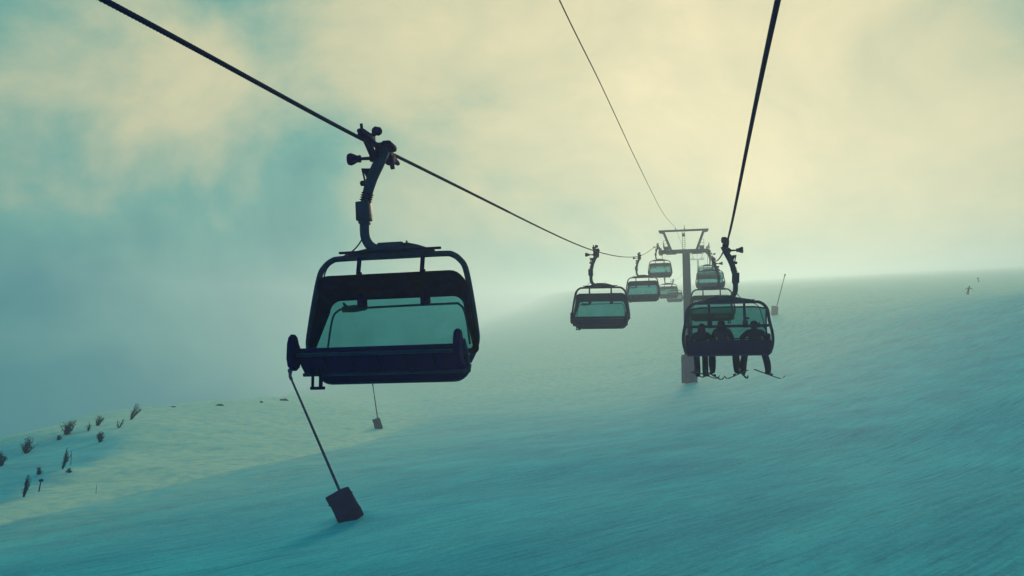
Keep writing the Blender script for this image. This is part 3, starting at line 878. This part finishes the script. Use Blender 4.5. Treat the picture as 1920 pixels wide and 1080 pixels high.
# crash mats strapped round the foot, each a part
for k in range(4):
    a = k * math.pi / 2 + R(33)
    bm = bmesh.new()
    add_box(bm, (0, 0, 0), (1.46, 0.20, 4.0), None, 0.06)
    for z in (-1.3, 0, 1.3): add_box(bm, (0, -0.10, z), (1.47, 0.03, 0.10))
    o = obj('crash_mat', bm, M_MAT, tw)
    o.location = Vector((math.cos(a), math.sin(a), 0)) * 0.83 + Vector((0, 0, 1.8 + (0.25 if k % 2 else 0)))
    o.rotation_euler = (0, 0, a + math.pi / 2)
zt2 = z_up(518)
g2 = ground(*line_pt(X_MID, 518, 0).xy)
tower(X_MID, 518, zt2 - 0.04, 'next lift tower far up the line, barely visible in the fog', X_SIG, g2)

# ------------------------------------------------------------------ snow lances with padded feet
def lance(label, p_base, top, pad_w, pad_h, pad_t, rot, tiltv, r, hook):
    t = thing('snow_lance', label, 'snow lance', p_base, rot, 'snow lances standing on the slope')
    inv = Matrix.Rotation(-rot, 3, 'Z')
    tp = inv @ (Vector(top) - Vector(p_base))
    ax = inv @ Vector(tiltv)
    dirn = tp.normalized()
    bm = bmesh.new()
    add_tube(bm, [-dirn * 0.3, tp * 0.5, tp], [r * 1.15, r, r * 0.8], 10)
    po = obj('pole', bm, M_STEEL, t)
    bm = bmesh.new()
    e = tp + inv @ Vector(hook)
    add_tube(bm, [tp - dirn * 0.1, tp + dirn * 0.05, e], r * 1.25, 10)
    add_lathe(bm, e, (e - tp).normalized(), [(-0.12, r * 1.3), (-0.02, r * 1.8), (0.08, r * 1.8), (0.12, r)], 10)
    obj('nozzle_head', bm, M_STEEL, po)
    # mat: a padded slab wrapped round the pole, slightly sagged corners
    zax = ax.normalized(); xax = Vector((1, 0, 0)); xax = (xax - zax * xax.dot(zax)).normalized(); yax = zax.cross(xax)
    bm = bmesh.new()
    add_box(bm, (0, 0, pad_h * 0.5), (pad_w, pad_t, pad_h), None, 0.05)
    bmesh.ops.subdivide_edges(bm, edges=[e_ for e_ in bm.edges if e_.calc_length() > 0.3], cuts=5, use_grid_fill=True)
    for v in bm.verts:
        nn = mnoise.noise(Vector((v.co.x * 2.2, v.co.y * 2, v.co.z * 1.7 + pad_w)))
        v.co.y += 0.05 * nn; v.co.z += 0.05 * nn - 0.05 * sstep(0.2, 0.5, v.co.x / pad_w) * (v.co.z / pad_h)
        v.co.x += 0.04 * nn
    rotm = Matrix((xax, yax, zax)).transposed()
    bmesh.ops.transform(bm, matrix=rotm.to_4x4(), verts=bm.verts)
    mp_ = obj('crash_mat', bm, M_PAD, t)
    for f in (0.25, 0.75):
        bm = bmesh.new()
        add_box(bm, (0, 0, pad_h * f), (pad_w + 0.05, pad_t + 0.07, 0.05))
        bmesh.ops.transform(bm, matrix=rotm.to_4x4(), verts=bm.verts)
        obj('strap', bm, M_PAD, mp_)
    return t
def place_lance(label, base_px, top_px, foot_dir_px, w_px, h_px, hook_px, r_px):
    b = hit(*base_px); d = b.y; s = d / F * 1.01
    top = at(top_px[0], top_px[1], d - 0.2)
    tl = at(foot_dir_px[0], foot_dir_px[1], d) - at(base_px[0], base_px[1], d)
    hk = at(top_px[0] + hook_px[0], top_px[1] + hook_px[1], d - 0.5) - top
    return lance(label, b - Vector((0, 0, 0.08)), top, w_px * s, h_px * s, w_px * s * 0.24, R(8), tl, r_px * s, hk)
place_lance('near leaning snow lance with a large dark crash mat at its foot', (662, 974), (545, 708), (633, 921), 46, 62, (-1, -12), 2.4)
place_lance('small snow lance leaning left with a reddish mat, beneath the biggest chair', (711, 804), (699, 722), (705, 784), 14, 21, (0, -4), 1.0)
place_lance('hazy snow lance leaning right, beside the chair with skiers', (1452, 591), (1471, 518), (1453, 574), 12.5, 18, (1, -3), 0.9)

# ------------------------------------------------------------------ shrubs and stakes on the left ridge
def shrub(label, base_px, h_px, w_px, lean, dens, d=None):
    p = hit(*base_px); row = base_px[1]
    while p.y > 185 and row < 960: row += 1.5; p = hit(base_px[0], row)
    print('shrub', base_px, row, round(p.y))
    s = p.y / F * 1.01
    h, wd = h_px * s * 1.2, w_px * s * 1.25
    t = thing('shrub', label, 'shrub', p - Vector((0, 0, 0.1)), random.uniform(0, 6.28), 'snow-dusted shrubs on the ridge')
    rz = Matrix.Rotation(-t.rotation_euler.z, 3, 'Z')
    bs = bmesh.new(); bl = bmesh.new()
    n = max(7, int(13 * dens))
    for k in range(n):
        a = random.uniform(0, 6.283); f = random.uniform(0.15, 1.0)
        tip = rz @ Vector((lean * h + math.cos(a) * wd * 0.5 * f, math.sin(a) * wd * 0.5 * f, h * (1.0 - 0.45 * f * f) * random.uniform(0.75, 1.03)))
        mid = tip * 0.5 + Vector((math.cos(a), math.sin(a), 0)) * wd * 0.06
        add_tube(bs, [(0, 0, -0.1), mid, tip], [0.045, 0.028, 0.008], 5, cap=False)
        for j in range(int(26 * dens)):
            g = random.uniform(0.22, 1.0)
            c = (mid * (g * 2) if g < 0.5 else mid.lerp(tip, g * 2 - 1))
            c = c + Vector((random.gauss(0, 1), random.gauss(0, 1), random.gauss(0, 1))) * wd * 0.06
            u = Vector((random.gauss(0, 1), random.gauss(0, 1), random.gauss(0.6, 1))).normalized(); v = u.orthogonal().normalized()
            sz = random.uniform(0.05, 0.13) * (0.6 + 0.25 * wd)
            bl.faces.new([bl.verts.new(c - v * sz * 0.3), bl.verts.new(c + v * sz * 0.3), bl.verts.new(c + u * sz * 1.6)])
    obj('stem', bs, M_BARK, t); obj('foliage', bl, M_LEAF, t, smooth=False)
shrubs = [
    ('dark shrub cut off at the edge of the photo, lowest on the ridge line', (2, 874), 24, 18, 0.0, 1.3),
    ('broad bushy shrub on the ridge, second from the bottom of the ridge line', (48, 850), 28, 26, 0.15, 1.5),
    ('tiny dark shrub just below the widest bush', (109, 825), 10, 10, 0.1, 1.0),
    ('widest bush on the ridge line with fanned twigs', (123, 815), 24, 28, 0.25, 1.4),
    ('thin pale shrub between the widest bush and the dark upright one', (165, 808), 16, 12, 0.1, 0.6),
    ('dark upright shrub on the ridge line left of the tall leaning one', (182, 798), 20, 14, 0.2, 1.2),
    ('sparse pale shrub at the top end of the shadowed slope', (222, 802), 18, 14, 0.2, 0.5),
    ('tall leaning shrub highest up the ridge', (244, 787), 28, 14, 0.35, 1.3),
    ('round dark shrub standing alone below the ridge line', (187, 829), 18, 13, 0.05, 1.6),
    ('tall ragged shrub on the shadowed slope beside a thin stake', (116, 879), 34, 16, 0.2, 1.0),
    ('small low shrub on the shadowed slope', (71, 890), 14, 12, 0.1, 0.8),
    ('slender upright shrub, lowest on the bank', (43, 932), 38, 14, 0.15, 1.0),
    ('low tuft of twigs on the bank beneath the stake', (130, 886), 9, 10, 0.0, 0.7),
]
for s_ in shrubs: shrub(*s_)
def stake(label, base_px, h_px, lean_px, r_px, cross):
    p = hit(*base_px); s = p.y / F
    t = thing('marker_stake', label, 'stake', p - Vector((0, 0, 0.1)), 0, 'stakes on the bank')
    top = Vector((lean_px * s, 0, h_px * s + 0.1))
    bm = bmesh.new(); add_tube(bm, [(0, 0, -0.2), top * 0.5, top], [r_px * s, r_px * s * 0.9, r_px * s * 0.7], 8)
    obj('post', bm, M_BARK, t)
    if cross:
        bm = bmesh.new(); add_box(bm, top * 0.86, (0.30, 0.06, 0.16), None, 0.02)
        obj('marker_board', bm, M_BARK, t)
stake('dark wooden stake with a small board, lowest on the bank', (72, 922), 24, 4, 1.3, True)
stake('thin tall stake standing beside the ragged shrub', (133, 872), 26, -1, 0.6, False)
stake('thin short stake at the edge of the piste', (180, 926), 16, 0, 0.5, False)
def rock(label, px, w_px, h_px):
    p = hit(*px); row = px[1]
    while p.y > 230 and row < 960: row += 1; p = hit(px[0], row)
    print('rock', px, row, p.y)
    s = p.y / F
    bm = bmesh.new()
    bmesh.ops.create_icosphere(bm, subdivisions=3, radius=0.5)
    for v in bm.verts:
        v.co *= 1 + 0.5 * mnoise.noise(v.co * 2.5 + Vector((px[0], 0, 0)))
        v.co = Vector((v.co.x * w_px * s, v.co.y * w_px * s * 0.7, v.co.z * h_px * s))
    o = tag(obj('rock', bm, M_ROCK), label, 'rock', 'bare rocks along the skyline'); o.location = p
rock('flat dark rock at the upper end of the skyline, behind the near lance', (532, 751), 16, 7)
rock('small rock midway along the snowy skyline', (412, 760), 15, 5)
rock('tiny flat rock nearest the shrubs on the skyline', (326, 763), 9, 3)
rock('low pale rock stump beside the flat dark rock', (490, 755), 6, 6)

# ------------------------------------------------------------------ haze
# the fog lies on the mountainside: a closed box tilted with the slope
bpy.context.view_layer.update()
KX, KY = 0.060, 0.130
hi = lo = 0.0
for o in list(COL.objects):
    if o.type != 'MESH': continue
    big = o.name.startswith(('stranded', 'strand', 'signal'))
    vs = verts if o.name == 'snow_slope' else [o.matrix_world @ v.co for v in o.data.vertices] if big else [o.matrix_world @ Vector(c) for c in o.bound_box]
    for v in vs:
        q = v[2] - KX * v[0] - KY * v[1]
        hi = max(hi, q); lo = min(lo, q)
hi += 1.5; lo -= 1.0
bm = bmesh.new()
add_box(bm, (585, 1065, 0), (1650, 2290, 2))
for v in bm.verts:
    v.co.z = (hi if v.co.z > 0 else lo) + KX * v.co.x + KY * v.co.y
hz = obj('haze', bm, None)
m = bpy.data.materials.new('haze_air'); m.use_nodes = True
t = m.node_tree; t.nodes.clear()
pv = N('ShaderNodeVolumePrincipled', t)
pv.inputs['Color'].default_value = (0.60, 0.77, 0.96, 1)
pv.inputs['Density'].default_value = HAZE_DENSITY
pv.inputs['Anisotropy'].default_value = 0.60
ou = N('ShaderNodeOutputMaterial', t); L(pv.outputs[0], ou.inputs['Volume'], t)
hz.data.materials.append(m)
hz['kind'] = 'stuff'; hz['label'] = 'pale mountain fog thinning towards the viewer'
for o in (hz,): o.display_type = 'WIRE'
print('zmin', zmin, 'zmax', zmax, 'tower', ZT, gz, 'R1', base, 'lance', hit(662, 974), hit(711, 804), hit(1452, 591), 'skier', ps, ps2, 'haze', hi, lo)
